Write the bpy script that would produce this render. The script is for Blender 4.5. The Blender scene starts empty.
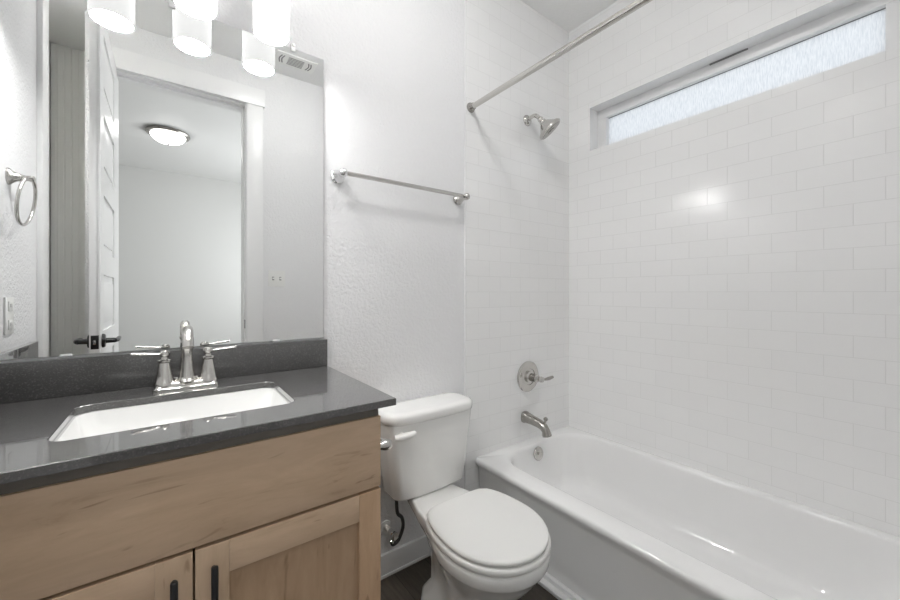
import bpy, bmesh, math, random
from mathutils import Vector, Matrix
random.seed(4)
PI = math.pi
scn = bpy.context.scene
COL = scn.collection

# ------------------------------------------------------------ camera, world, lights, exposure
H = 1.179          # lens height above the floor
YB = 1.42          # back wall (mirror, toilet, shower end)
YF = -0.10         # inner face of the doorway wall
XR = 1.952         # tiled window wall
XL = -0.405        # wall left of the vanity
ZC = 2.769         # ceiling
cam_d = bpy.data.cameras.new('camera'); cam = bpy.data.objects.new('camera', cam_d); COL.objects.link(cam)
cam.location = (0, 0, H); cam.rotation_euler = (PI/2, 0, -math.atan(278/375.4))
cam_d.sensor_width = 36; cam_d.lens = 375.4/900*36; cam_d.shift_y = -7.5/900; cam_d.clip_start = 0.01
scn.camera = cam

world = bpy.data.worlds.new('world'); scn.world = world; world.use_nodes = True
nt = world.node_tree; bg = nt.nodes['Background']
sky = nt.nodes.new('ShaderNodeTexSky'); sky.sky_type = 'HOSEK_WILKIE'; sky.turbidity = 4; sky.ground_albedo = 0.5
sky.sun_direction = Vector((-0.5, 0.3, 0.7)).normalized()
haze = nt.nodes.new('ShaderNodeMix'); haze.data_type = 'RGBA'; haze.inputs[0].default_value = 0.8
haze.inputs[7].default_value = (0.86, 0.90, 0.94, 1)
nt.links.new(sky.outputs[0], haze.inputs[6]); nt.links.new(haze.outputs[2], bg.inputs[0]); bg.inputs[1].default_value = 0.50

def area(name, loc, rot, size, size_y, power, color=(1, 1, 1)):
    d = bpy.data.lights.new(name, 'AREA'); d.shape = 'RECTANGLE'; d.size = size; d.size_y = size_y
    d.energy = power; d.color = color
    o = bpy.data.objects.new(name, d); COL.objects.link(o); o.location = loc; o.rotation_euler = rot
    return o
# added fill light, out of view in the bedroom, brightening through the doorway
area('bedroom_fill_light', (1.75, -1.9, 1.45), (0, PI/2, 0), 1.6, 1.6, 17, (0.97, 0.99, 1))
SHADE_E, OPEN_E, TOP_E, FILL_CAN_E, DOME_E, FILL_DOME_E = 0.29, 42.0, 6.0, 95.0, 2.4, 13.0

vs = scn.view_settings
vs.view_transform = 'Standard'; vs.look = 'None'; vs.gamma = 1; vs.use_curve_mapping = False
vs.exposure = 1.62
scn.cycles.max_bounces = 14; scn.cycles.diffuse_bounces = 8; scn.cycles.glossy_bounces = 6
scn.cycles.use_denoising = True
scn.cycles.caustics_reflective = False; scn.cycles.caustics_refractive = False

# ------------------------------------------------------------ materials
def new_mat(name):
    m = bpy.data.materials.new(name); m.use_nodes = True
    return m, m.node_tree, m.node_tree.nodes['Principled BSDF']
def plain(name, col, rough=0.5, metal=0.0, spec=0.5, coat=0.0):
    m, t, b = new_mat(name)
    b.inputs['Base Color'].default_value = (*col, 1); b.inputs['Roughness'].default_value = rough
    b.inputs['Metallic'].default_value = metal; b.inputs['Specular IOR Level'].default_value = spec
    b.inputs['Coat Weight'].default_value = coat
    return m
def N(t, typ, **kw):
    n = t.nodes.new(typ)
    for k, v in kw.items(): setattr(n, k, v)
    return n
def coords(t, scale=(1, 1, 1), loc=(0, 0, 0), rot=(0, 0, 0)):
    tc = N(t, 'ShaderNodeTexCoord'); mp = N(t, 'ShaderNodeMapping')
    mp.inputs['Scale'].default_value = scale; mp.inputs['Location'].default_value = loc; mp.inputs['Rotation'].default_value = rot
    t.links.new(tc.outputs['Object'], mp.inputs['Vector'])
    return mp.outputs[0]
def bump(t, b, height, strength, dist):
    n = N(t, 'ShaderNodeBump'); n.inputs['Strength'].default_value = strength; n.inputs['Distance'].default_value = dist
    t.links.new(height, n.inputs['Height']); t.links.new(n.outputs[0], b.inputs['Normal'])
def ramp(t, fac, stops):
    r = N(t, 'ShaderNodeValToRGB'); e = r.color_ramp.elements
    while len(e) < len(stops): e.new(0.5)
    for i, (p, c) in enumerate(stops): e[i].position = p; e[i].color = (*c, 1)
    t.links.new(fac, r.inputs[0]); return r.outputs[0]
def noise(t, vec, scale, detail=3, rough=0.5, dist=0.0):
    n = N(t, 'ShaderNodeTexNoise'); n.inputs['Scale'].default_value = scale; n.inputs['Detail'].default_value = detail
    n.inputs['Roughness'].default_value = rough; n.inputs['Distortion'].default_value = dist
    t.links.new(vec, n.inputs['Vector']); return n.outputs['Fac']

def paint(name, col, peel=0.0, scale=75, rough=0.55):
    m, t, b = new_mat(name); b.inputs['Base Color'].default_value = (*col, 1)
    b.inputs['Roughness'].default_value = rough; b.inputs['Specular IOR Level'].default_value = 0.35
    if peel:
        f = noise(t, coords(t), scale, 2, 0.45, 0.6)
        bump(t, b, ramp(t, f, [(0.36, (0, 0, 0)), (0.62, (1, 1, 1))]), peel, 0.0025)
    return m
M_wall = paint('white_orange_peel_paint', (0.79, 0.79, 0.795), 0.42, 85)
M_ceil = paint('flat_ceiling_paint', (0.84, 0.84, 0.835), 0.15)
M_trim = paint('semi_gloss_trim_paint', (0.82, 0.82, 0.82), rough=0.3)
M_closet = paint('closet_paint', (0.80, 0.80, 0.78), 0.1)
M_bed = paint('bedroom_paint', (0.74, 0.74, 0.73), 0.1)

def tile(name, axis, u0, z0, w=0.1512, h=0.0785):
    m, t, b = new_mat(name)
    tc = N(t, 'ShaderNodeTexCoord'); sp = N(t, 'ShaderNodeSeparateXYZ'); t.links.new(tc.outputs['Object'], sp.inputs[0])
    au = N(t, 'ShaderNodeMath', operation='SUBTRACT'); au.inputs[1].default_value = u0 - w/2 - 20*w
    az = N(t, 'ShaderNodeMath', operation='SUBTRACT'); az.inputs[1].default_value = z0 - 20*h
    t.links.new(sp.outputs[axis], au.inputs[0]); t.links.new(sp.outputs['Z'], az.inputs[0])
    cb = N(t, 'ShaderNodeCombineXYZ'); t.links.new(au.outputs[0], cb.inputs[0]); t.links.new(az.outputs[0], cb.inputs[1])
    br = N(t, 'ShaderNodeTexBrick'); br.offset = 0.5; br.offset_frequency = 2; br.squash = 1
    br.inputs['Scale'].default_value = 1; br.inputs['Mortar Size'].default_value = 0.0011; br.inputs['Mortar Smooth'].default_value = 0.3
    br.inputs['Brick Width'].default_value = w; br.inputs['Row Height'].default_value = h; br.inputs['Bias'].default_value = -0.4
    br.inputs['Color1'].default_value = (0.87, 0.87, 0.865, 1); br.inputs['Color2'].default_value = (0.85, 0.85, 0.845, 1)
    br.inputs['Mortar'].default_value = (0.73, 0.73, 0.72, 1)
    t.links.new(cb.outputs[0], br.inputs['Vector']); t.links.new(br.outputs['Color'], b.inputs['Base Color'])
    rr = N(t, 'ShaderNodeMapRange'); rr.inputs['To Min'].default_value = 0.16; rr.inputs['To Max'].default_value = 0.7
    t.links.new(br.outputs['Fac'], rr.inputs[0]); t.links.new(rr.outputs[0], b.inputs['Roughness'])
    inv = N(t, 'ShaderNodeMath', operation='SUBTRACT'); inv.inputs[0].default_value = 1
    t.links.new(br.outputs['Fac'], inv.inputs[1])
    wv = noise(t, tc.outputs['Object'], 9, 2); mx = N(t, 'ShaderNodeMath', operation='MULTIPLY_ADD'); mx.inputs[1].default_value = 0.5
    t.links.new(wv, mx.inputs[0]); t.links.new(inv.outputs[0], mx.inputs[2])
    bump(t, b, mx.outputs[0], 0.5, 0.0016)
    return m
M_tile_r = tile('white_subway_tile_window_wall', 'Y', 0.4468, H+0.003)
M_tile_b = tile('white_subway_tile_shower_end', 'X', 1.373, H+0.003)

def wood(name, grain, tone=1.0, seed=0.0, red=0.0):
    m, t, b = new_mat(name)
    sc = {'X': (1.2, 6, 6), 'Z': (6, 6, 1.2)}[grain]
    v = coords(t, sc, (seed, seed*1.7, seed*0.6))
    f1 = noise(t, v, 3.2, 5, 0.62, 0.9); f2 = noise(t, v, 14, 4, 0.6, 0.3)
    mix = N(t, 'ShaderNodeMath', operation='MULTIPLY_ADD'); mix.inputs[1].default_value = 0.35
    t.links.new(f2, mix.inputs[0]); t.links.new(f1, mix.inputs[2])
    c = [(0.40, (0.315, 0.220, 0.146)), (0.56, (0.425, 0.308, 0.212)), (0.85, (0.49, 0.362, 0.256))]
    tone *= 1.22; c = [(p, (r*tone*(1+red), g*tone, bb*0.985*tone*(1-red))) for p, (r, g, bb) in c]
    streak = ramp(t, noise(t, coords(t, tuple(k*1.6 for k in sc), (seed+3, 1.3, seed)), 2.6, 2, 0.5, 1.6), [(0.27, (0.55, 0.50, 0.46)), (0.33, (1, 1, 1))])
    mm = N(t, 'ShaderNodeMix', data_type='RGBA', blend_type='MULTIPLY'); mm.inputs[0].default_value = 0.7
    t.links.new(ramp(t, mix.outputs[0], c), mm.inputs[6]); t.links.new(streak, mm.inputs[7])
    t.links.new(mm.outputs[2], b.inputs['Base Color'])
    b.inputs['Roughness'].default_value = 0.42; b.inputs['Specular IOR Level'].default_value = 0.4
    bump(t, b, f2, 0.12, 0.0008)
    return m
W_front = wood('maple_long_grain', 'X', 1.0, 0.3)
W_rail = wood('maple_rail', 'X', 1.03, 2.1)
W_stile = wood('maple_stile', 'Z', 0.86, 4.2, 0.08)
W_stile2 = wood('maple_pale_stile', 'Z', 0.96, 7.7)
W_panel = wood('maple_panel', 'Z', 0.76, 5.9, 0.06)
W_body = wood('maple_side', 'Z', 0.9, 1.2)
M_rail = plain('grey_rail', (0.16, 0.145, 0.125), 0.5)  # one even grey for the top rail and toe kick

def quartz():
    m, t, b = new_mat('charcoal_quartz')
    v = coords(t); n = N(t, 'ShaderNodeTexVoronoi'); n.inputs['Scale'].default_value = 420
    t.links.new(v, n.inputs['Vector'])
    sp = N(t, 'ShaderNodeSeparateColor'); t.links.new(n.outputs['Color'], sp.inputs[0])
    t.links.new(ramp(t, sp.outputs[0], [(0.0, (0.080, 0.079, 0.078)), (0.75, (0.090, 0.088, 0.086)), (0.97, (0.13, 0.127, 0.124))]), b.inputs['Base Color'])
    b.inputs['Roughness'].default_value = 0.24; b.inputs['IOR'].default_value = 1.5; b.inputs['Coat Weight'].default_value = 1.0; b.inputs['Coat IOR'].default_value = 1.5; b.inputs['Coat Roughness'].default_value = 0.03
    return m
M_quartz = quartz()
def metal(name, col, rough):
    m, t, b = new_mat(name); b.inputs['Metallic'].default_value = 1; b.inputs['Base Color'].default_value = (*col, 1)
    f = noise(t, coords(t), 60, 2)
    r = N(t, 'ShaderNodeMapRange'); r.inputs['To Min'].default_value = rough*0.85; r.inputs['To Max'].default_value = rough*1.15
    t.links.new(f, r.inputs[0]); t.links.new(r.outputs[0], b.inputs['Roughness'])
    return m
M_nickel = metal('brushed_nickel', (0.60, 0.585, 0.56), 0.2)
M_chrome = metal('polished_chrome', (0.78, 0.78, 0.78), 0.07)
M_dark_nickel = metal('satin_nickel', (0.40, 0.385, 0.36), 0.26)
M_porc = plain('glazed_white_china', (0.83, 0.83, 0.815), 0.09, coat=0.3)
M_tub = plain('white_enamel', (0.86, 0.86, 0.855), 0.10, coat=0.3)
M_plastic = plain('white_plastic', (0.80, 0.80, 0.78), 0.28)
M_black = plain('matt_black_metal', (0.012, 0.012, 0.013), 0.35)
M_dark = plain('dark_slot', (0.05, 0.05, 0.05), 0.7)
M_hole = plain('grey_slot', (0.22, 0.22, 0.22), 0.7)
M_rubber = plain('braided_hose', (0.10, 0.10, 0.10), 0.4, 0.6)
M_mirror = plain('silvered_glass', (0.90, 0.91, 0.905), 0.0, 1.0)
M_clear = plain('clear_plastic', (0.85, 0.85, 0.85), 0.2)
def emit(name, col, e, base=(0.8, 0.8, 0.8)):
    m, t, b = new_mat(name); b.inputs['Base Color'].default_value = (*base, 1); b.inputs['Roughness'].default_value = 0.25
    b.inputs['Emission Color'].default_value = (*col, 1); b.inputs['Emission Strength'].default_value = e
    return m
M_shade = emit('lit_opal_glass', (1, 0.99, 0.985), SHADE_E, (0.25, 0.25, 0.25))
M_glow = emit('lit_shade_opening', (1, 0.99, 0.985), OPEN_E)
M_top = emit('lit_shade_top', (1, 0.99, 0.985), TOP_E)
M_fill_can = emit('added_fill_lens', (1, 0.99, 0.985), FILL_CAN_E)
M_fill_dome = emit('added_fill_dome', (1, 0.99, 0.98), FILL_DOME_E)
M_dome = emit('lit_opal_dome', (1, 0.985, 0.97), DOME_E)
def frosted():
    m, t, b = new_mat('rain_glass')
    v = coords(t, (1, 1, 0.10)); f = noise(t, v, 300, 3, 0.6, 0.3)
    out = t.nodes['Material Output']; t.nodes.remove(b)
    tr = N(t, 'ShaderNodeBsdfTranslucent'); gl = N(t, 'ShaderNodeBsdfGlossy'); mx = N(t, 'ShaderNodeMixShader')
    t.links.new(ramp(t, f, [(0.36, (0.80, 0.815, 0.83)), (0.62, (0.98, 0.98, 0.98))]), tr.inputs['Color'])
    gl.inputs['Roughness'].default_value = 0.2; mx.inputs[0].default_value = 0.06
    bp = N(t, 'ShaderNodeBump'); bp.inputs['Strength'].default_value = 0.6; bp.inputs['Distance'].default_value = 0.004
    t.links.new(f, bp.inputs['Height']); t.links.new(bp.outputs[0], gl.inputs['Normal'])
    t.links.new(tr.outputs[0], mx.inputs[1]); t.links.new(gl.outputs[0], mx.inputs[2]); t.links.new(mx.outputs[0], out.inputs['Surface'])
    return m
M_glass = frosted()
def planks():
    m, t, b = new_mat('dark_vinyl_planks')
    v = coords(t, rot=(0, 0, PI/2))
    br = N(t, 'ShaderNodeTexBrick'); br.offset = 0.37
    br.inputs['Scale'].default_value = 1; br.inputs['Brick Width'].default_value = 1.2; br.inputs['Row Height'].default_value = 0.15
    br.inputs['Mortar Size'].default_value = 0.0012; br.inputs['Color1'].default_value = (0.050, 0.042, 0.034, 1)
    br.inputs['Color2'].default_value = (0.10, 0.086, 0.070, 1); br.inputs['Mortar'].default_value = (0.015, 0.013, 0.011, 1)
    t.links.new(v, br.inputs['Vector'])
    f = noise(t, coords(t, (14, 1.2, 1)), 6, 6, 0.65, 0.6)
    mx = N(t, 'ShaderNodeMix', data_type='RGBA', blend_type='MULTIPLY'); mx.inputs[0].default_value = 0.75
    t.links.new(br.outputs['Color'], mx.inputs[6]); t.links.new(ramp(t, f, [(0.3, (0.42, 0.40, 0.38)), (0.7, (1.25, 1.2, 1.15))]), mx.inputs[7])
    t.links.new(mx.outputs[2], b.inputs['Base Color']); b.inputs['Roughness'].default_value = 0.42
    return m
M_floor = planks()
def beadboard():
    m, t, b = new_mat('beaded_panel_paint'); b.inputs['Base Color'].default_value = (0.80, 0.80, 0.78, 1); b.inputs['Roughness'].default_value = 0.5
    w = N(t, 'ShaderNodeTexWave', wave_type='BANDS', bands_direction='X'); w.inputs['Scale'].default_value = 9
    t.links.new(coords(t), w.inputs['Vector']); bump(t, b, ramp(t, w.outputs['Fac'], [(0.0, (0, 0, 0)), (0.2, (1, 1, 1))]), 0.5, 0.004)
    return m
M_bead = beadboard()

# ------------------------------------------------------------ helpers
def box(bm, x0, x1, y0, y1, z0, z1, bevel=0.0, seg=2):
    b2 = bmesh.new(); bmesh.ops.create_cube(b2, size=1)
    for v in b2.verts:
        v.co = Vector((x0+(v.co.x+.5)*(x1-x0), y0+(v.co.y+.5)*(y1-y0), z0+(v.co.z+.5)*(z1-z0)))
    if bevel: bmesh.ops.bevel(b2, geom=list(b2.edges), offset=bevel, segments=seg, affect='EDGES', profile=0.6)
    me = bpy.data.meshes.new('t'); b2.to_mesh(me); b2.free(); bm.from_mesh(me); bpy.data.meshes.remove(me)
    return bm
def B(*a, **k): return box(bmesh.new(), *a, **k)
def loft(bm, rings, cap0=True, cap1=True, closed=False):
    vr = [[bm.verts.new(p) for p in r] for r in rings]
    n = len(vr[0])
    pairs = list(zip(vr, vr[1:])) + ([(vr[-1], vr[0])] if closed else [])
    for a, b in pairs:
        for i in range(n):
            bm.faces.new((a[i], a[(i+1) % n], b[(i+1) % n], b[i]))
    if not closed:
        if cap0: bm.faces.new(list(reversed(vr[0])))
        if cap1: bm.faces.new(vr[-1])
    bmesh.ops.recalc_face_normals(bm, faces=bm.faces)
    return bm
def frame_for(d):
    d = d.normalized(); up = Vector((0, 0, 1)) if abs(d.z) < 0.9 else Vector((0, 1, 0))
    u = up.cross(d).normalized(); return u, d.cross(u).normalized(), d
def lathe(bm, base, axis, prof, seg=32):
    u, w, d = frame_for(Vector(axis)); base = Vector(base); rings = []
    for r, h in prof:
        r = max(r, 1e-4)
        rings.append([base + d*h + (u*math.cos(2*PI*i/seg) + w*math.sin(2*PI*i/seg))*r for i in range(seg)])
    return loft(bm, rings)
def smooth_path(pts, k=6):
    P = [Vector(p) for p in pts]; out = []
    for i in range(len(P)-1):
        p0, p1, p2, p3 = P[max(i-1, 0)], P[i], P[i+1], P[min(i+2, len(P)-1)]
        for j in range(k):
            t = j/k
            out.append(0.5*((2*p1) + (p2-p0)*t + (2*p0-5*p1+4*p2-p3)*t*t + (3*p1-p0-3*p2+p3)*t**3))
    out.append(P[-1]); return out
def lerp_list(vals, m):
    out = []
    for i in range(m):
        t = i/(m-1)*(len(vals)-1); a = min(int(t), len(vals)-2); f = t-a; out.append(vals[a]*(1-f)+vals[a+1]*f)
    return out
def tube(bm, pts, radii, seg=16, k=6, flat=1.0):
    P = smooth_path(pts, k) if k > 1 else [Vector(p) for p in pts]
    R = lerp_list(radii if len(radii) > 1 else radii*2, len(P)); rings = []; u = None
    for i, p in enumerate(P):
        d = (P[min(i+1, len(P)-1)] - P[max(i-1, 0)]).normalized()
        if u is None: u, w, _ = frame_for(d)
        else: u = (u - d*u.dot(d)).normalized()
        w = d.cross(u)
        rings.append([p + (u*math.cos(2*PI*j/seg) + w*math.sin(2*PI*j/seg)*flat)*R[i] for j in range(seg)])
    return loft(bm, rings)
def torus(bm, c, axis, R, r, seg=48, s2=12):
    u, w, d = frame_for(Vector(axis)); c = Vector(c); rings = []
    for i in range(seg):
        a = 2*PI*i/seg; e = u*math.cos(a)+w*math.sin(a)
        rings.append([c + e*(R+r*math.cos(2*PI*j/s2)) + d*r*math.sin(2*PI*j/s2) for j in range(s2)])
    return loft(bm, rings, closed=True)
def rrect(x0, x1, y0, y1, r, z, n=8, side=6):
    pts = []
    cs = [(x1-r, y1-r, 0), (x0+r, y1-r, PI/2), (x0+r, y0+r, PI), (x1-r, y0+r, 1.5*PI)]
    for k, (cx, cy, a0) in enumerate(cs):
        arc = [(cx+r*math.cos(a0+PI/2*i/n), cy+r*math.sin(a0+PI/2*i/n)) for i in range(n+1)]
        pts += arc
        nx, ny, na = cs[(k+1) % 4]; q = (nx+r*math.cos(na), ny+r*math.sin(na)); p = arc[-1]
        pts += [(p[0]+(q[0]-p[0])*i/side, p[1]+(q[1]-p[1])*i/side) for i in range(1, side)]
    return [Vector((x, y, z)) for x, y in pts]

def tag(o, label=None, cat=None, group=None, kind=None):
    if label: o['label'] = label
    if cat: o['category'] = cat
    if group: o['group'] = group
    if kind: o['kind'] = kind
    return o
def obj(name, bm, m, parent=None, angle=40, label=None):
    me = bpy.data.meshes.new(name); bm.to_mesh(me); bm.free()
    root = parent
    off = Vector((0, 0, 0))
    while root is not None: off += root.location; root = root.parent
    if off.length: me.transform(Matrix.Translation(-off))
    me.materials.append(m); me.shade_smooth(); me.set_sharp_from_angle(angle=math.radians(angle))
    o = bpy.data.objects.new(name, me); COL.objects.link(o); o.parent = parent
    if label: o['label'] = label
    return o
def thing(name, loc, label, cat, group=None):
    o = bpy.data.objects.new(name, None); COL.objects.link(o); o.location = loc; o.empty_display_size = 0.05
    return tag(o, label, cat, group)
def struct(name, bm, m, parent=None, angle=40):
    o = obj(name, bm, m, parent, angle)
    if parent is None: o['kind'] = 'structure'
    return o

# ------------------------------------------------------------ the room
T = 0.12
YA, XA = -0.60, -0.62         # end and side of the closet alcove behind the open door
YH = -3.36                    # far wall of the bedroom
bm = bmesh.new(); box(bm, -2.3, XR+0.02, YH, YB, -0.1, 0); struct('floor', bm, M_floor)
struct('ceiling', B(-2.3, XR+0.25, YH, YB+T, ZC, ZC+0.1), M_ceil)
struct('wall_back', B(XL-0.4, XR+T, YB, YB+T, 0, ZC), M_wall)
WY0, WY1, WZ0, WZ1 = 0.095, 1.269, H+0.823, H+1.071
def holed(x0, x1):
    bm = bmesh.new()
    box(bm, x0, x1, YF-T, YB, 0, WZ0); box(bm, x0, x1, YF-T, YB, WZ1, ZC)
    box(bm, x0, x1, YF-T, WY0, WZ0, WZ1); box(bm, x0, x1, WY1, YB, WZ0, WZ1)
    return bm
TT = 0.006
struct('wall_right', holed(XR+TT, XR+0.16), M_trim)
struct('wall_right_tile', holed(XR, XR+TT), M_tile_r)
struct('wall_back_tile', B(1.142, XR, YB-TT, YB, 0, ZC), M_tile_b)
struct('trim_1', B(1.1385, 1.142, YB-TT, YB, 0, ZC), M_trim)
struct('wall_left', B(XL-T, XL, 0.71, YB, 0, ZC), M_wall)
DX0, DX1, DZ = -0.262, 0.408, 2.478
bm = bmesh.new(); box(bm, -0.395, DX0-0.02, YF-T, YF, 0, ZC); box(bm, DX1+0.02, XR, YF-T, YF, 0, ZC); box(bm, DX0-0.02, DX1+0.02, YF-T, YF, DZ+0.02, ZC)
struct('wall_front', bm, M_wall)
# closet alcove seen past the open door
bm = bmesh.new(); box(bm, XA-T, XA, YA, 0.80, 0, ZC); struct('wall_closet_side', bm, M_closet)
struct('wall_closet_end', B(XA, -0.30, YA-0.05, YA, 0, ZC), M_bead)
struct('wall_closet_return', B(-0.395, -0.30, YA, YF-T, 0, ZC), M_closet)
struct('wall_closet_near', B(XA, XL-T, 0.70, 0.80, 0, ZC), M_closet)
# bedroom beyond the doorway
struct('wall_far', B(-2.3, XR, YH-0.1, YH, 0, ZC), M_bed)
struct('wall_bedroom_right', B(XR, XR+0.1, YH, YF-T, 0, ZC), M_bed)
struct('wall_bedroom_left', B(-2.4, -2.3, YH, YA, 0, ZC), M_bed)
struct('wall_bedroom_near', B(-2.3, XA, YA-0.05, YA+0.02, 0, ZC), M_bed)
# baseboards and casings
def board(name, *a): return struct(name, B(*a, bevel=0.004), M_trim)
bm = bmesh.new(); box(bm, 0.435, 1.134, YB-0.013, YB, 0, 0.094, 0.003); box(bm, 0.435, 1.134, YB-0.017, YB, 0, 0.012, 0.003)
struct('baseboard_back', bm, M_trim)
board('baseboard_front', DX1+0.13, 1.2, YF, YF+0.013, 0, 0.094)
bm = bmesh.new(); box(bm, 1.190, 1.236, YF, YB-0.02, 0, 0.016, 0.003); box(bm, 1.216, 1.236, YF, YB-0.02, 0.0, 0.034, 0.004)
struct('baseboard_tub', bm, M_trim)
CW = 0.108
bm = bmesh.new()
box(bm, DX1+0.006, DX1+CW, YF, YF+0.018, 0, DZ+0.006, 0.002); box(bm, DX0-CW, DX0-0.006, YF, YF+0.018, 0, DZ+0.006, 0.002)
box(bm, DX0-CW-0.012, DX1+CW+0.012, YF, YF+0.022, DZ+0.008, DZ+0.125, 0.002)
struct('trim_2', bm, M_trim)
bm = bmesh.new()
box(bm, DX1, DX1+0.02, YF-T, YF, 0, DZ); box(bm, DX0-0.02, DX0, YF-T, YF, 0, DZ); box(bm, DX0-0.02, DX1+0.02, YF-T, YF, DZ, DZ+0.02)
box(bm, DX1-0.012, DX1, YF-T, YF-0.045, 0, DZ); box(bm, DX0, DX1, YF-T, YF-0.045, DZ-0.012, DZ)
fr = struct('trim_3', bm, M_trim)
obj('strike_plate', B(DX1-0.0015, DX1, YF-0.035, YF-0.008, 0.93, 0.99), M_black, fr)
bm = bmesh.new(); box(bm, XL, XL+0.016, 0.70, 0.79, 0, DZ+0.1, 0.002); struct('trim_4', bm, M_trim)
bm = bmesh.new(); box(bm, XL-T, XL-0.0005, 0.694, 0.71, 0, ZC); struct('trim_5', bm, M_trim)

# window_1: frosted transom high in the tiled wall
bm = bmesh.new(); GX = XR+0.108
fx0, fx1 = GX-0.03, GX+0.03; fw = 0.055
box(bm, fx0, fx1, WY0, WY1, WZ1-0.05, WZ1, 0.003); box(bm, fx0, fx1, WY0, WY1, WZ0, WZ0+0.028, 0.003)
box(bm, fx0, fx1, WY1-fw, WY1, WZ0+0.0281, WZ1-0.0501, 0.002); box(bm, fx0, fx1, WY0, WY0+fw, WZ0+0.0281, WZ1-0.0501, 0.002)
win = struct('window_1', bm, M_trim)
obj('pane', B(GX-0.003, GX+0.003, WY0+fw-0.005, WY1-fw+0.005, WZ0+0.02, WZ1-0.045), M_glass, win)
obj('gasket', B(GX-0.006, GX-0.003, WY0+fw-0.001, WY1-fw+0.001, WZ1-0.053, WZ1-0.049), M_hole, win)
obj('latch_slot', B(fx0-0.006, fx0+0.001, 0.545, 0.69, WZ1-0.006, WZ1-0.0005), M_hole, win)

# door_1: entry door swung open beside the camera
dt = math.radians(-0.6); hinge = Vector((DX0+0.003, YF+0.026, 0)); L = 0.67
leaf = bmesh.new(); th = 0.036
def leaf_prof():
    bm = bmesh.new()
    zs = [0.26+0.37*k for k in range(6)]
    box(bm, -th+0.008, -0.008, 0, L, 0.012, DZ-0.006)
    st = 0.11
    for x0, x1 in ((-th, -th+0.012), (-0.012, 0.0)):
        box(bm, x0, x1, 0, st, 0.012, DZ-0.006); box(bm, x0, x1, L-st, L, 0.012, DZ-0.006)
        edges = [0.012] + [v for z in zs for v in (z, z+0.26)] + [DZ-0.006]
        for a, b in zip(edges[0::2], edges[1::2]): box(bm, x0, x1, st, L-st, a, b)
        for z in zs:
            xo = x0+0.001 if x0 < -0.03 else x1-0.013
            box(bm, xo+0.002, xo+0.0105, st+0.035, L-st-0.035, z+0.035, z+0.225, 0.003)
    return bm
def door_xf(bm):
    bmesh.ops.rotate(bm, verts=bm.verts, cent=(0, 0, 0), matrix=Matrix.Rotation(dt, 3, 'Z'))
    bmesh.ops.translate(bm, verts=bm.verts, vec=hinge); return bm
door = struct('door_1', door_xf(leaf_prof()), M_trim, angle=20)
hz = 0.962; hy = L-0.06
for s, x in ((1, 0.0), (-1, -th)):
    bm = bmesh.new()
    lathe(bm, (x, hy, hz), (s, 0, 0), [(0.031, 0), (0.031, 0.006), (0.027, 0.011), (0.012, 0.013), (0.011, 0.042)], 24)
    tube(bm, [(x+s*0.042, hy+0.008, hz), (x+s*0.05, hy-0.02, hz), (x+s*0.05, hy-0.07, hz+0.001), (x+s*0.049, hy-0.115, hz)], [0.0105, 0.010, 0.009, 0.008], 12)
    obj('door_lever', door_xf(bm), M_black, door)
bm = bmesh.new(); box(bm, -0.031, -0.005, L-0.0005, L+0.0015, hz-0.03, hz+0.03, 0.0005); obj('latch_plate', door_xf(bm), M_black, door)
bm = bmesh.new(); box(bm, -0.023, -0.013, L, L+0.010, hz-0.009, hz+0.009, 0.002); obj('latch_bolt', door_xf(bm), M_nickel, door)

# ------------------------------------------------------------ vanity cabinet
CX0, CX1 = -0.392, 0.433; YD = 0.885; CT = 0.9045; CB = CT-0.0175
van = thing('vanity_cabinet', (0.02, 1.15, 0), 'natural maple vanity cabinet with a plain drawer front above two shaker doors', 'cabinet')
bm = bmesh.new()
box(bm, CX0, CX0+0.018, YD+0.022, YB-0.003, 0, CB); box(bm, CX1-0.018, CX1, YD+0.022, YB-0.003, 0, CB)
box(bm, CX0, CX1, YD+0.022, YB-0.003, 0.10, 0.118); box(bm, CX0, CX1, YB-0.012, YB-0.003, 0.1, CB-0.2)
box(bm, CX0, CX1, YD+0.022, YD+0.04, 0.10, 0.15)
box(bm, CX0+0.4, CX0+0.44, YD+0.022, YD+0.04, 0.118, 0.70); box(bm, CX0, CX1, YD+0.022, YD+0.04, 0.64, 0.71)
obj('carcass', bm, W_body, van)
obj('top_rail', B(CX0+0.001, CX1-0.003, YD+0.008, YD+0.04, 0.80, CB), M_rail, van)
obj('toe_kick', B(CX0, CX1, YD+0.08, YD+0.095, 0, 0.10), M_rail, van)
obj('drawer_front', B(CX0, CX1, YD, YD+0.02, 0.681, 0.861, bevel=0.0015), W_front, van)
def cab_door(x0, x1, hx, pale_left):
    d = obj('door', B(x0+0.045, x1-0.045, YD+0.009, YD+0.018, 0.15, 0.63), W_panel, van)
    s1 = obj('stile', B(x0, x0+0.058, YD, YD+0.02, 0.115, 0.674, bevel=0.0012), W_stile2 if pale_left else W_stile, d)
    s2 = obj('stile', B(x1-0.058, x1, YD, YD+0.02, 0.115, 0.674, bevel=0.0012), W_stile if pale_left else W_stile2, d)
    obj('rail', B(x0+0.058, x1-0.058, YD, YD+0.02, 0.608, 0.674, bevel=0.001), W_rail, d)
    obj('rail', B(x0+0.058, x1-0.058, YD, YD+0.02, 0.115, 0.18, bevel=0.001), W_rail, d)
    bm = bmesh.new(); z0, z1 = 0.516, 0.646; yh = YD-0.026
    lathe(bm, (hx, yh, z0), (0, 0, 1), [(0.002, 0), (0.0055, 0.0015), (0.0062, 0.004), (0.0062, 0.126), (0.0055, 0.1285), (0.002, 0.13)], 16)
    for z in (z0+0.017, z1-0.017): lathe(bm, (hx, yh, z), (0, 1, 0), [(0.0045, 0), (0.0045, 0.0255)], 12)
    obj('handle', bm, M_black, d)
cab_door(0.0365, CX1, 0.067, True)
cab_door(CX0, 0.0325, 0.003, False)

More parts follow.
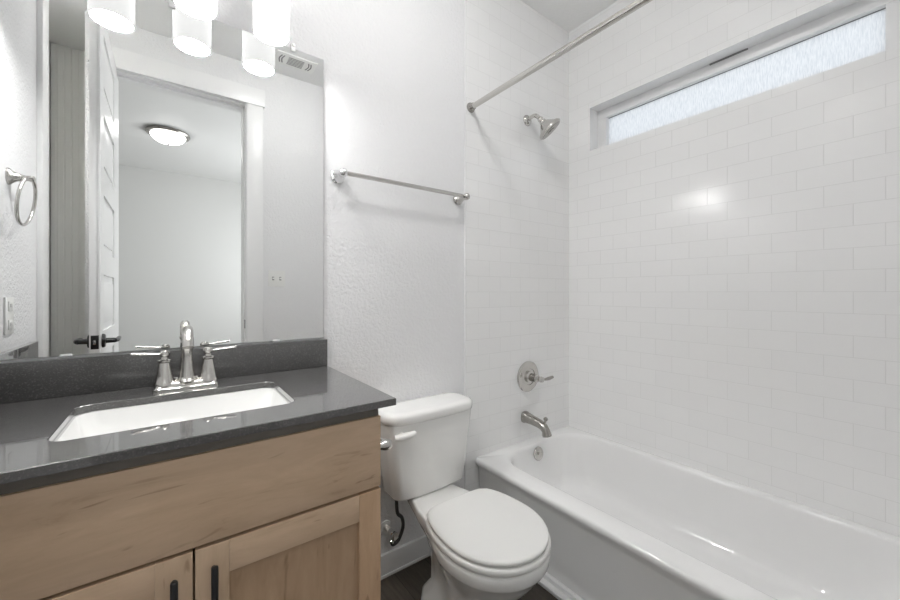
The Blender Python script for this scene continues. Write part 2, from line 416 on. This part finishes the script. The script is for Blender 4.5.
# countertop with sink cut-out, splashes
SX0, SX1, SY0, SY1 = -0.186, 0.252, 0.985, 1.265
X0, X1, Y0, Y1 = XL+0.001, 0.469, 0.866, YB-0.001
bm = bmesh.new()
o_ = lambda z, e=0: rrect(X0+e, X1-e, Y0+e, Y1-e, 0.003, z); i_ = lambda z, e=0: rrect(SX0-e, SX1+e, SY0-e, SY1+e, 0.032, z)
loft(bm, [o_(CB), o_(CT-0.0015), o_(CT, 0.0015), i_(CT, 0.0015), i_(CT-0.0015), i_(CB)], closed=True)
tag(obj('countertop', bm, M_quartz, angle=30), 'polished charcoal quartz countertop on the maple vanity', 'countertop')
ST = 1.004
tag(obj('backsplash', B(X0, 0.467, YB-0.02, YB-0.001, CT+0.0005, ST, bevel=0.001), M_quartz), 'long charcoal quartz backsplash strip under the mirror', 'backsplash')
tag(obj('side_splash', B(X0, X0+0.019, 0.868, YB-0.0205, CT+0.0005, ST, bevel=0.001), M_quartz), 'short charcoal quartz splash along the wall below the towel ring', 'backsplash')

# sink
snk = thing('sink', (0.033, 1.125, 0.74), 'rectangular white undermount sink set in the charcoal countertop', 'sink')
bm = bmesh.new(); R = []
for z, e, r in ((CB-0.001, -0.018, 0.045), (CB-0.001, 0.004, 0.036), (CB-0.012, 0.007, 0.036), (CB-0.05, 0.022, 0.04), (CB-0.10, 0.045, 0.05), (CB-0.122, 0.066, 0.05), (CB-0.132, 0.095, 0.04), (CB-0.136, 0.13, 0.008)):
    R.append(rrect(SX0+e, SX1-e, SY0+e, SY1-e, r, z))
for z, e in ((CB-0.150, 0.12), (CB-0.13, 0.05), (CB-0.02, 0.0), (CB-0.012, -0.018)):
    R.append(rrect(SX0+e, SX1-e, SY0+e, SY1-e, 0.015, z))
vr = loft(bm, R, cap0=False, cap1=False)
R2 = [R[7]]; bm.verts.ensure_lookup_table()
n = len(R[0]); bm.faces.new([bm.verts[7*n+i] for i in range(n)])
# outer skin starts at its own ring: drop the faces joining basin floor to the outer floor
for f in [f for f in bm.faces if {v.index // n for v in f.verts} == {7, 8}]: bm.faces.remove(f)
loop8 = [bm.verts[8*n+i] for i in range(n)]; bm.faces.new(loop8)
bm.verts.index_update(); b0 = [bm.verts[i] for i in range(n)]; b11 = [bm.verts[11*n+i] for i in range(n)]
for i in range(n): bm.faces.new((b11[i], b11[(i+1) % n], b0[(i+1) % n], b0[i]))
bmesh.ops.recalc_face_normals(bm, faces=bm.faces)
obj('basin', bm, M_porc, snk, 50)
bm = bmesh.new(); lathe(bm, (0.033, 1.14, CB-0.1365), (0, 0, 1), [(0.026, 0), (0.026, 0.002), (0.018, 0.003), (0.018, 0.006), (0.001, 0.007)], 24); obj('drain', bm, M_chrome, snk)

# faucet
fx, fy = 0.035, 1.335
fau = thing('faucet', (fx, fy, CT), 'brushed nickel two-handle faucet behind the sink', 'faucet')
bm = bmesh.new()
def base_ring(e, z): return rrect(fx-0.078+e, fx+0.078-e, fy-0.029+e, fy+0.029-e, 0.012, z)
loft(bm, [base_ring(0, CT+0.0003), base_ring(0, CT+0.006), base_ring(0.004, CT+0.009), base_ring(0.006, CT+0.016), base_ring(0.012, CT+0.021)])
for dx in (-0.024, 0.024): lathe(bm, (fx+dx, fy, CT+0.018), (0, 0, 1), [(0.006, 0), (0.006, 0.004), (0.004, 0.006), (0.0045, 0.009), (0.001, 0.011)], 14)
obj('base', bm, M_nickel, fau)
for s in (-1, 1):
    hx = fx+s*0.052; bm = bmesh.new()
    lathe(bm, (hx, fy, CT+0.012), (0, 0, 1), [(0.026, 0), (0.026, 0.006), (0.0225, 0.012), (0.0195, 0.03), (0.0155, 0.052), (0.0135, 0.064), (0.0165, 0.067), (0.0165, 0.071), (0.0095, 0.074), (0.0085, 0.080), (0.0125, 0.086), (0.0125, 0.092), (0.008, 0.098), (0.001, 0.0995)], 26)
    h = obj('handle', bm, M_nickel, fau)
    bm = bmesh.new()
    tube(bm, [(hx, fy, CT+0.101), (hx+s*0.012, fy-0.001, CT+0.101), (hx+s*0.04, fy-0.004, CT+0.104), (hx+s*0.072, fy-0.006, CT+0.107)], [0.006, 0.0065, 0.0085, 0.0075], 14, flat=0.55)
    obj('lever', bm, M_nickel, h)
bm = bmesh.new()
lathe(bm, (fx, fy, CT+0.018), (0, 0, 1), [(0.027, 0), (0.027, 0.004), (0.021, 0.009), (0.020, 0.014), (0.0155, 0.06), (0.013, 0.105), (0.016, 0.109), (0.016, 0.114), (0.013, 0.118), (0.012, 0.124)], 26)
tube(bm, [(fx, fy+0.0, CT+0.135), (fx, fy-0.004, CT+0.150), (fx, fy-0.026, CT+0.168), (fx, fy-0.060, CT+0.166), (fx, fy-0.092, CT+0.148), (fx, fy-0.105, CT+0.126)], [0.0130, 0.0135, 0.0135, 0.0135, 0.0135, 0.013], 20)
obj('spout', bm, M_nickel, fau)
bm = bmesh.new(); lathe(bm, (fx-0.009, fy+0.014, CT+0.02), (0, 0, 1), [(0.0025, 0), (0.0025, 0.14), (0.0055, 0.142), (0.0055, 0.148), (0.003, 0.152)], 12); obj('lift_rod', bm, M_nickel, fau)

# mirror and its clips
tag(obj('mirror', B(-0.398, 0.4565, YB-0.006, YB-0.001, 1.011, 2.052), M_mirror), 'large frameless wall mirror above the charcoal backsplash', 'mirror')
clips = [(0.348, 2.052, 1, 'clear mirror clip on the top edge, closest to the right-hand corner'), (0.0, 2.052, 1, 'clear mirror clip on the top edge above the faucet'),
         (0.292, 1.011, -1, 'clear mirror clip on the bottom edge below the switch plate reflection'), (-0.227, 1.011, -1, 'clear mirror clip on the bottom edge, below the black lever reflection')]
for x, z, s, lab in clips:
    c = thing('mirror_clip', (x, YB-0.004, z), lab, 'clip', 'clear plastic mirror clips')
    bm = bmesh.new()
    if s > 0:
        box(bm, x-0.008, x+0.008, YB-0.011, YB-0.0065, z-0.012, z+0.003, 0.002); box(bm, x-0.008, x+0.008, YB-0.011, YB-0.0005, z+0.001, z+0.016, 0.002)
    else:
        box(bm, x-0.012, x+0.012, YB-0.0085, YB-0.0065, z-0.005, z+0.004, 0.0005); box(bm, x-0.012, x+0.012, YB-0.0085, YB-0.0005, z-0.006, z-0.001, 0.0005)
    obj('clip_body', bm, M_clear, c)
    if s > 0:
        bm = bmesh.new(); lathe(bm, (x, YB-0.011, z+0.010), (0, -1, 0), [(0.004, 0), (0.004, 0.0015), (0.001, 0.002)], 12); obj('screw', bm, M_nickel, c)

# vanity light: three opal cylinders on a nickel bar
vl = thing('vanity_light', (0.055, YB, 2.25), 'three-shade bath light with glowing white cylinder shades above the mirror', 'light')
obj('wall_plate', B(0.055-0.30, 0.055+0.30, YB-0.022, YB-0.0005, 2.235, 2.335, bevel=0.004), M_nickel, vl)
for sx in (-0.146, 0.055, 0.256):
    sy = YB-0.115
    bm = bmesh.new(); tube(bm, [(sx, YB-0.02, 2.285), (sx, YB-0.09, 2.285), (sx, sy, 2.268), (sx, sy, 2.22)], [0.008, 0.008], 12); 
    lathe(bm, (sx, sy, 2.185), (0, 0, 1), [(0.03, 0), (0.03, 0.03), (0.02, 0.04), (0.008, 0.042)], 24)
    a = obj('arm', bm, M_nickel, vl)
    bm = bmesh.new()
    lathe(bm, (sx, sy, 2.000), (0, 0, 1), [(0.0490, 0.006), (0.0495, 0.0), (0.0535, 0.0), (0.0540, 0.004), (0.0540, 0.172), (0.0535, 0.176), (0.0495, 0.176), (0.0490, 0.172)], 40)
    sh = obj('shade', bm, M_shade, vl, 50)
    bm = bmesh.new(); lathe(bm, (sx, sy, 2.002), (0, 0, 1), [(0.0488, 0), (0.0488, 0.0035)], 40); obj('glowing_opening', bm, M_glow, sh)
    bm = bmesh.new(); lathe(bm, (sx, sy, 2.170), (0, 0, 1), [(0.0488, 0), (0.0488, 0.003)], 40); obj('glowing_top', bm, M_top, sh)

# towel bar
tb = thing('towel_bar', (0.805, YB, H+0.444), 'straight nickel towel bar on the wall above the toilet', 'towel bar')
for x in (0.512, 1.098):
    bm = bmesh.new()
    lathe(bm, (x, YB, H+0.4445), (0, -1, 0), [(0.027, 0), (0.027, 0.005), (0.022, 0.009), (0.019, 0.022), (0.0145, 0.030), (0.0125, 0.045), (0.0135, 0.052), (0.0155, 0.062), (0.0145, 0.074), (0.008, 0.081), (0.001, 0.083)], 24)
    obj('post', bm, M_chrome if x < 0.8 else M_nickel, tb)
bm = bmesh.new(); lathe(bm, (0.507, YB-0.066, H+0.4445), (1, 0, 0), [(0.006, 0), (0.0085, 0.002), (0.0085, 0.594), (0.006, 0.597)], 20); obj('bar', bm, M_nickel, tb)

# towel ring on the left wall, seen in the mirror
ty, tz = 1.094, H+0.3575
tr = thing('towel_ring', (XL, ty, tz), 'nickel towel ring on the left wall above the outlet, seen in the mirror', 'towel ring')
bm = bmesh.new(); lathe(bm, (XL, ty, tz), (1, 0, 0), [(0.026, 0), (0.026, 0.004), (0.021, 0.008), (0.014, 0.018), (0.009, 0.032), (0.008, 0.044), (0.010, 0.048), (0.009, 0.056), (0.001, 0.059)], 24)
obj('post', bm, M_nickel, tr)
bm = bmesh.new(); torus(bm, (XL+0.040, ty+0.006, tz-0.072), (1.0, 0.02, -0.13), 0.075, 0.0048); obj('ring', bm, M_nickel, tr)

# outlet and switch plates
pl = thing('outlet_plate', (XL, 1.097, H-0.07), 'white outlet cover on the left wall under the towel ring', 'outlet')
obj('cover', B(XL, XL+0.005, 1.061, 1.133, H-0.128, H-0.014, bevel=0.002), M_plastic, pl)
for dz in (-0.1, -0.043):
    f = obj('socket', B(XL+0.0045, XL+0.0075, 1.081, 1.113, H+dz-0.014, H+dz+0.016, bevel=0.0012), M_plastic, pl)
    bm = bmesh.new()
    for dy in (-0.007, 0.005): box(bm, XL+0.007, XL+0.0078, 1.097+dy, 1.099+dy, H+dz-0.002, H+dz+0.008)
    obj('slots', bm, M_dark, f)
sw = thing('switch_plate', (0.607, YF, H+0.10), 'white double switch cover beside the door casing, seen in the mirror', 'light switch')
obj('cover', B(0.552, 0.664, YF, YF+0.006, H+0.043, H+0.158, bevel=0.002), M_plastic, sw)
for dx in (-0.024, 0.024):
    obj('toggle', B(0.608+dx-0.005, 0.608+dx+0.005, YF+0.004, YF+0.018, H+0.095, H+0.108, bevel=0.0015), M_plastic, sw)
    obj('toggle_slot', B(0.608+dx-0.007, 0.608+dx+0.007, YF+0.0055, YF+0.0064, H+0.088, H+0.113), M_hole, sw)

# toilet paper holder on the side of the cabinet
tp = thing('toilet_paper_holder', (CX1, 1.05, 0.738), 'empty nickel toilet paper holder on the cabinet side by the tank', 'toilet paper holder')
for y in (0.985, 1.125):
    bm = bmesh.new(); lathe(bm, (CX1, y, 0.738), (1, 0, 0), [(0.024, 0), (0.024, 0.004), (0.017, 0.010), (0.0115, 0.022), (0.0105, 0.045), (0.0155, 0.060), (0.0160, 0.072), (0.012, 0.081), (0.001, 0.083)], 22)
    obj('post', bm, M_nickel, tp)
bm = bmesh.new(); lathe(bm, (CX1+0.067, 0.998, 0.738), (0, 1, 0), [(0.005, 0), (0.008, 0.003), (0.008, 0.06), (0.0095, 0.062), (0.0095, 0.11), (0.006, 0.114)], 18); obj('roller', bm, M_nickel, tp)

# ------------------------------------------------------------ toilet
tx = 0.850
toi = thing('toilet', (tx, YB-0.3, 0), 'white two-piece toilet with closed lid beside the maple vanity', 'toilet')
def bowl_ring(z, sb, sn, sw_, sf, W, wb, nf=26, nr=10, ns=4, full=False):
    blend = (lambda t: 1-(1-t**2.0)**0.5*(1-t)**0.0 if t < 1 else 1.0) if full else (lambda t: 0.5-0.5*math.cos(PI*t))
    pts = []
    for i in range(nf+1):
        a = PI/2 - PI*i/nf
        pts.append((W*math.sin(a), sw_+(sf-sw_)*math.cos(a)**0.93 if math.cos(a) > 1e-9 else sw_))
    for i in range(1, nr+1):
        t = i/nr; k = blend(t); pts.append((-(W+(wb-W)*k), sw_+(sn-sw_)*t))
    for i in range(1, ns+1): pts.append((-wb*(1-0.4*i/ns), sn+(sb-sn)*i/ns))
    for i in range(0, ns): pts.append((wb*(0.6+0.4*i/ns), sb+(sn-sb)*i/ns))
    for i in range(0, nr):
        t = 1-i/nr; k = blend(t); pts.append((W+(wb-W)*k, sw_+(sn-sw_)*t))
    return [Vector((tx+x, YB-s, z)) for x, s in pts]
bm = bmesh.new()
rows = [(0.0, 0.17, 0.22, 0.42, 0.525, 0.102, 0.098), (0.022, 0.17, 0.22, 0.42, 0.525, 0.102, 0.098), (0.034, 0.175, 0.225, 0.42, 0.515, 0.094, 0.088),
        (0.06, 0.19, 0.245, 0.42, 0.51, 0.082, 0.055), (0.12, 0.19, 0.25, 0.43, 0.525, 0.084, 0.050), (0.17, 0.18, 0.25, 0.44, 0.560, 0.099, 0.054),
        (0.22, 0.16, 0.245, 0.455, 0.605, 0.122, 0.066), (0.265, 0.13, 0.24, 0.47, 0.643, 0.145, 0.085), (0.300, 0.08, 0.235, 0.48, 0.669, 0.162, 0.103),
        (0.322, 0.065, 0.24, 0.488, 0.682, 0.171, 0.114), (0.330, 0.06, 0.24, 0.488, 0.690, 0.178, 0.119), (0.337, 0.06, 0.24, 0.488, 0.694, 0.181, 0.121),
        (0.366, 0.06, 0.24, 0.488, 0.697, 0.183, 0.123), (0.372, 0.062, 0.24, 0.488, 0.694, 0.180, 0.121), (0.375, 0.068, 0.24, 0.488, 0.689, 0.175, 0.115)]
loft(bm, [bowl_ring(*r) for r in rows])
obj('bowl', bm, M_porc, toi, 50)
def seat_slab(z0, z1, grow, dome):
    r = []
    for z, e in ((z0, 0.006), (z0+0.003, 0.001), (z0+0.006, 0.0), (z1-0.007, 0.0), (z1-0.003, 0.0025), (z1-0.001, 0.007), (z1, 0.014)):
        r.append(bowl_ring(z, 0.304+e, 0.308+e, 0.493, 0.692+grow-e, 0.1755+grow-e, 0.114-e, full=True))
    c = Vector((tx, YB-0.50, 0))
    for f in (0.75, 0.5, 0.25):
        r.append([Vector((c.x+(p.x-c.x)*f, c.y+(p.y-c.y)*f, z1+dome*(1-f*f))) for p in r[6]])
    return loft(bmesh.new(), r)
obj('seat', seat_slab(0.3765, 0.3985, 0.006, 0), M_plastic, toi, 50)
obj('seat_lid', seat_slab(0.4005, 0.4175, 0.0, 0.003), M_plastic, toi, 50)
for dx in (-0.075, 0.075):
    bm = bmesh.new(); box(bm, tx+dx-0.02, tx+dx+0.02, YB-0.312, YB-0.285, 0.3755, 0.392, 0.005, 3); obj('hinge', bm, M_plastic, toi)
def tank_ring(z, hw, s0, s1, r, bulge):
    ring = rrect(tx+0.003-hw, tx+0.003+hw, YB-s1, YB-s0, r, z)
    for p in ring:
        if p.y < YB-(s0+s1)/2: p.y -= bulge*(1-((p.x-tx-0.003)/hw)**2)
    return ring
bm = bmesh.new()
loft(bm, [tank_ring(0.3765, 0.160, 0.032, 0.148, 0.03, 0.014), tank_ring(0.380, 0.167, 0.027, 0.154, 0.034, 0.015), tank_ring(0.388, 0.171, 0.025, 0.157, 0.035, 0.015), tank_ring(0.50, 0.186, 0.022, 0.160, 0.035, 0.016),
          tank_ring(0.60, 0.199, 0.02, 0.164, 0.035, 0.016), tank_ring(0.676, 0.206, 0.02, 0.166, 0.035, 0.016)])
obj('tank', bm, M_porc, toi, 50)
bm = bmesh.new()
loft(bm, [tank_ring(0.6765, 0.205, 0.015, 0.172, 0.05, 0.016), tank_ring(0.6800, 0.211, 0.012, 0.178, 0.055, 0.016), tank_ring(0.6900, 0.214, 0.011, 0.180, 0.058, 0.016), tank_ring(0.7055, 0.214, 0.011, 0.180, 0.058, 0.016),
          tank_ring(0.7135, 0.210, 0.015, 0.176, 0.056, 0.016), tank_ring(0.7185, 0.201, 0.024, 0.167, 0.05, 0.016), tank_ring(0.7205, 0.187, 0.04, 0.150, 0.04, 0.016)])
obj('tank_lid', bm, M_porc, toi, 60)
bm = bmesh.new(); ly = YB-0.175
lathe(bm, (tx-0.155, ly+0.012, 0.639), (0, -1, 0), [(0.013, 0), (0.013, 0.012), (0.010, 0.018), (0.001, 0.020)], 18)
tube(bm, [(tx-0.186, ly-0.004, 0.637), (tx-0.165, ly-0.012, 0.638), (tx-0.135, ly-0.020, 0.642), (tx-0.108, ly-0.022, 0.646)], [0.014, 0.018, 0.016, 0.011], 16, flat=0.8)
obj('flush_lever', bm, M_plastic, toi)
for s in (-1, 1):
    bm = bmesh.new(); lathe(bm, (tx+s*0.080, YB-0.305, 0.03), (0, 0, 1), [(0.014, 0), (0.014, 0.008), (0.009, 0.016), (0.001, 0.018)], 16); obj('bolt_cap', bm, M_plastic, toi)

# supply valve and hose by the tank
sv = thing('water_supply_valve', (0.716, YB, 0.2), 'chrome shut-off valve with curled braided hose under the toilet tank', 'valve')
bm = bmesh.new(); lathe(bm, (0.716, YB, 0.205), (0, -1, 0), [(0.024, 0), (0.022, 0.005), (0.013, 0.009), (0.009, 0.010), (0.009, 0.045)], 22); obj('escutcheon', bm, M_plastic, sv)
bm = bmesh.new(); lathe(bm, (0.716, YB-0.044, 0.205), (0, -1, 0), [(0.012, 0), (0.012, 0.024), (0.008, 0.028), (0.006, 0.036)], 18); lathe(bm, (0.716, YB-0.056, 0.208), (0, 0, -1), [(0.008, 0), (0.008, 0.03), (0.011, 0.032), (0.011, 0.042)], 14); obj('valve_body', bm, M_chrome, sv)
bm = bmesh.new(); lathe(bm, (0.716, YB-0.079, 0.205), (0, -1, 0), [(0.008, 0), (0.016, 0.003), (0.016, 0.009), (0.006, 0.012)], 18); obj('valve_knob', bm, M_chrome, sv)
bm = bmesh.new(); tube(bm, [(0.716, YB-0.056, 0.168), (0.722, YB-0.056, 0.155), (0.745, YB-0.058, 0.165), (0.762, YB-0.066, 0.215), (0.750, YB-0.08, 0.265), (0.727, YB-0.085, 0.295), (0.722, YB-0.085, 0.345), (0.722, YB-0.085, 0.362)], [0.007, 0.007], 12); obj('supply_hose', bm, M_rubber, sv)
bm = bmesh.new(); lathe(bm, (0.722, YB-0.085, 0.352), (0, 0, 1), [(0.013, 0), (0.013, 0.022)], 12); obj('tank_nut', bm, M_black, sv)

# ------------------------------------------------------------ bathtub
tub = thing('bathtub', (1.58, 0.66, 0), 'white alcove bathtub along the tiled window wall', 'bathtub')
RZ = 0.364; ty0, ty1, txr = YF+0.002, YB-TT-0.001, XR-0.001
bm = bmesh.new(); R = []
for z, x in ((0.0, 1.240), (0.05, 1.239), (0.20, 1.228), (0.30, 1.218), (0.318, 1.214), (0.335, 1.200), (0.348, 1.196), (0.358, 1.199), (RZ, 1.207)):
    R.append(rrect(x, txr, ty0, ty1, 0.004 if z < 0.3 else 0.012, z, 10, 10))
def basin(x0, x1, y0, y1, r, z): return rrect(x0, x1, y0, y1, r, z, 10, 10)
R += [basin(1.285, 1.913, ty0+0.045, ty1-0.052, 0.13, RZ+0.001), basin(1.291, 1.909, ty0+0.050, ty1-0.056, 0.132, RZ-0.0005), basin(1.297, 1.905, ty0+0.056, ty1-0.060, 0.135, RZ-0.004), basin(1.302, 1.902, ty0+0.062, ty1-0.064, 0.138, RZ-0.010), basin(1.305, 1.900, ty0+0.067, ty1-0.066, 0.14, RZ-0.018),
      basin(1.309, 1.897, ty0+0.077, ty1-0.069, 0.14, RZ-0.035), basin(1.314, 1.893, ty0+0.10, ty1-0.073, 0.14, RZ-0.065), basin(1.322, 1.886, ty0+0.13, ty1-0.080, 0.14, RZ-0.11), basin(1.340, 1.872, ty0+0.21, ty1-0.098, 0.14, RZ-0.20),
      basin(1.355, 1.860, ty0+0.26, ty1-0.115, 0.14, RZ-0.245), basin(1.378, 1.842, ty0+0.30, ty1-0.140, 0.14, RZ-0.267), basin(1.41, 1.815, ty0+0.34, ty1-0.175, 0.13, RZ-0.277), basin(1.47, 1.76, ty0+0.42, ty1-0.25, 0.09, RZ-0.280)]
loft(bm, R)
obj('tub_shell', bm, M_tub, tub, 60)
bm = bmesh.new(); lathe(bm, (1.580, ty1-0.074, RZ-0.050), (0, -1, 0.15), [(0.036, 0), (0.036, 0.004), (0.033, 0.008), (0.02, 0.010), (0.018, 0.0085), (0.007, 0.0085), (0.006, 0.012), (0.001, 0.013)], 28); obj('overflow_cover', bm, M_nickel, tub)
bm = bmesh.new(); lathe(bm, (1.585, 1.03, RZ-0.281), (0, 0, 1), [(0.034, 0), (0.034, 0.003), (0.024, 0.004), (0.022, 0.012), (0.012, 0.018), (0.001, 0.019)], 24); obj('drain', bm, M_chrome, tub)

# tub spout, valve, shower head, curtain rod
yt = YB-TT
sp = thing('tub_spout', (1.557, yt, 0.496), 'nickel tub spout with a diverter knob over the bathtub end', 'spout')
def oval_loft(secs, n=20):
    rings = []
    for (x, y, z), d, rx, rz in secs:
        dd = Vector(d).normalized(); u = Vector((1, 0, 0)); w = dd.cross(u); c = Vector((x, y, z))
        rings.append([c + u*rx*math.copysign(abs(math.cos(2*PI*i/n))**0.75, math.cos(2*PI*i/n)) + w*rz*math.copysign(abs(math.sin(2*PI*i/n))**0.75, math.sin(2*PI*i/n)) for i in range(n)])
    return loft(bmesh.new(), rings)
sx, sz = 1.557, 0.497
obj('spout_body', oval_loft([((sx, yt, sz), (0, -1, 0), 0.030, 0.031), ((sx, yt-0.008, sz), (0, -1, 0), 0.030, 0.031), ((sx, yt-0.014, sz), (0, -1, -.1), 0.027, 0.028), ((sx, yt-0.06, sz-0.004), (0, -1, -.12), 0.024, 0.023),
     ((sx, yt-0.105, sz-0.010), (0, -1, -.25), 0.022, 0.021), ((sx, yt-0.132, sz-0.019), (0, -1, -.7), 0.021, 0.020), ((sx, yt-0.147, sz-0.036), (0, -.5, -1), 0.021, 0.018), ((sx, yt-0.154, sz-0.056), (0, -.3, -1), 0.024, 0.021), ((sx, yt-0.155, sz-0.062), (0, -.25, -1), 0.023, 0.020)]), M_dark_nickel, sp)
bm = bmesh.new(); lathe(bm, (sx, yt-0.138, sz-0.004), (0, -0.25, 1), [(0.006, 0), (0.006, 0.022), (0.010, 0.024), (0.0115, 0.031), (0.008, 0.038), (0.001, 0.040)], 16); obj('diverter_knob', bm, M_dark_nickel, sp)

va = thing('shower_valve', (1.582, yt, 0.715), 'round nickel shower valve plate with lever handle above the tub spout', 'shower valve')
bm = bmesh.new(); lathe(bm, (1.582, yt, 0.715), (0, -1, 0), [(0.084, 0), (0.084, 0.004), (0.080, 0.008), (0.070, 0.010), (0.062, 0.009), (0.050, 0.014), (0.045, 0.015), (0.043, 0.011), (0.03, 0.011)], 48); obj('escutcheon', bm, M_nickel, va)
bm = bmesh.new(); lathe(bm, (1.582, yt-0.010, 0.715), (0, -1, 0), [(0.031, 0), (0.031, 0.010), (0.022, 0.016), (0.019, 0.045), (0.022, 0.050), (0.022, 0.058), (0.014, 0.064), (0.013, 0.075), (0.016, 0.082), (0.014, 0.096), (0.001, 0.100)], 28); obj('handle_hub', bm, M_nickel, va)
bm = bmesh.new(); tube(bm, [(1.585, yt-0.095, 0.714), (1.605, yt-0.099, 0.713), (1.632, yt-0.103, 0.715), (1.666, yt-0.103, 0.719)], [0.0095, 0.0075, 0.0115, 0.009], 14, flat=0.8); obj('handle_lever', bm, M_dark_nickel, va)

sh = thing('shower_fixture', (1.577, yt, 2.129), 'nickel shower head on a bent arm high on the tile', 'shower head')
bm = bmesh.new(); lathe(bm, (1.577, yt, 2.129), (0, -1, 0), [(0.030, 0), (0.029, 0.004), (0.022, 0.012), (0.012, 0.017)], 26); obj('flange', bm, M_nickel, sh)
bm = bmesh.new(); tube(bm, [(1.577, yt-0.005, 2.129), (1.577, yt-0.035, 2.137), (1.577, yt-0.062, 2.133), (1.577, yt-0.088, 2.108)], [0.0105, 0.0105], 16); obj('arm', bm, M_nickel, sh)
ax = Vector((0.5, -0.45, -0.74))
bm = bmesh.new(); lathe(bm, (1.577, yt-0.084, 2.112), ax, [(0.006, 0), (0.014, 0.004), (0.016, 0.012), (0.013, 0.020), (0.018, 0.024), (0.019, 0.034), (0.026, 0.040), (0.050, 0.066), (0.064, 0.076), (0.068, 0.083), (0.067, 0.090), (0.060, 0.094)], 36); hd = obj('head', bm, M_nickel, sh)
bm = bmesh.new(); lathe(bm, Vector((1.577, yt-0.084, 2.112))+ax.normalized()*0.0935, ax, [(0.059, 0), (0.059, 0.002), (0.022, 0.003), (0.021, 0.006), (0.001, 0.007)], 36); obj('spray_face', bm, M_dark_nickel, hd)

rd = thing('shower_rod', (1.172, 0.66, H+0.9), 'long straight nickel shower curtain rod above the bathtub', 'curtain rod')
bm = bmesh.new(); lathe(bm, (1.172, yt-0.012, H+0.902), (0, -1, 0), [(0.0128, 0), (0.0128, yt-YF-0.024)], 24); obj('rod', bm, M_nickel, rd)
for y, s in ((yt, -1), (YF, 1)):
    bm = bmesh.new(); lathe(bm, (1.172, y, H+0.902), (0, s, 0), [(0.024, 0), (0.024, 0.004), (0.019, 0.012), (0.016, 0.024), (0.0135, 0.026)], 24); obj('flange', bm, M_dark_nickel, rd)

# ------------------------------------------------------------ ceiling things
def fill_downlight(x, y, label, r=0.062):
    dl = thing('added_fill_downlight', (x, y, ZC), label, 'light')
    bm = bmesh.new(); lathe(bm, (x, y, ZC), (0, 0, -1), [(r*1.2, 0), (r*1.2, 0.085), (r*1.03, 0.085), (r*1.03, 0.010)], 40); obj('housing', bm, M_plastic, dl)
    bm = bmesh.new(); lathe(bm, (x, y, ZC-0.0105), (0, 0, -1), [(r, 0), (r, 0.003), (0.001, 0.0045)], 40); obj('lens', bm, M_fill_can, dl)
fill_downlight(-0.515, 0.50, 'added unseen fill light, a short white cylinder on the closet alcove ceiling')  # added to brighten the alcove; deep housing hides the lens from the tile

ve = thing('ceiling_vent', (0.685, 0.11, ZC), 'white ceiling air vent seen at the top right of the mirror', 'vent')
obj('vent_plate', B(0.555, 0.815, 0.035, 0.185, ZC-0.006, ZC, bevel=0.002), M_plastic, ve)
bm = bmesh.new()
for i in range(6): box(bm, 0.635, 0.735, 0.067+i*0.016, 0.067+i*0.016+0.006, ZC-0.0075, ZC-0.0055)
obj('slots', bm, M_hole, ve)
for sgn, x in ((-1, 0.600), (1, 0.770)):
    bm = bmesh.new()
    for i in range(2):
        xx = x+sgn*(i*0.016-0.008)
        tube(bm, [(xx, 0.065, ZC-0.006), (xx+sgn*0.010, 0.11, ZC-0.006), (xx, 0.155, ZC-0.006)], [0.004, 0.004], 8, flat=0.4)
    obj('curved_slots', bm, M_hole, ve)

def dome_lamp(x, y, label, mat):
    cl = thing('ceiling_lamp', (x, y, ZC), label, 'light')
    bm = bmesh.new(); lathe(bm, (x, y, ZC), (0, 0, -1), [(0.165, 0), (0.178, 0.006), (0.182, 0.020), (0.172, 0.032), (0.150, 0.034)], 48); obj('rim', bm, M_dark_nickel, cl)
    bm = bmesh.new(); lathe(bm, (x, y, ZC-0.03), (0, 0, -1), [(0.146, 0), (0.140, 0.018), (0.122, 0.042), (0.088, 0.064), (0.045, 0.078), (0.001, 0.081)], 48); obj('glass_dome', bm, mat, cl)
    bm = bmesh.new(); lathe(bm, (x, y, ZC-0.110), (0, 0, -1), [(0.009, 0), (0.011, 0.004), (0.006, 0.012), (0.001, 0.014)], 16); obj('finial', bm, M_dark_nickel, cl)
dome_lamp(-0.03, -1.84, 'flush domed ceiling lamp with nickel rim in the bedroom reflection', M_dome)
dome_lamp(0.66, 0.66, 'added unseen fill lamp, a flush dome on the bathroom ceiling in front of the toilet', M_fill_dome)  # second lamp is added fill, out of view, to even out the room
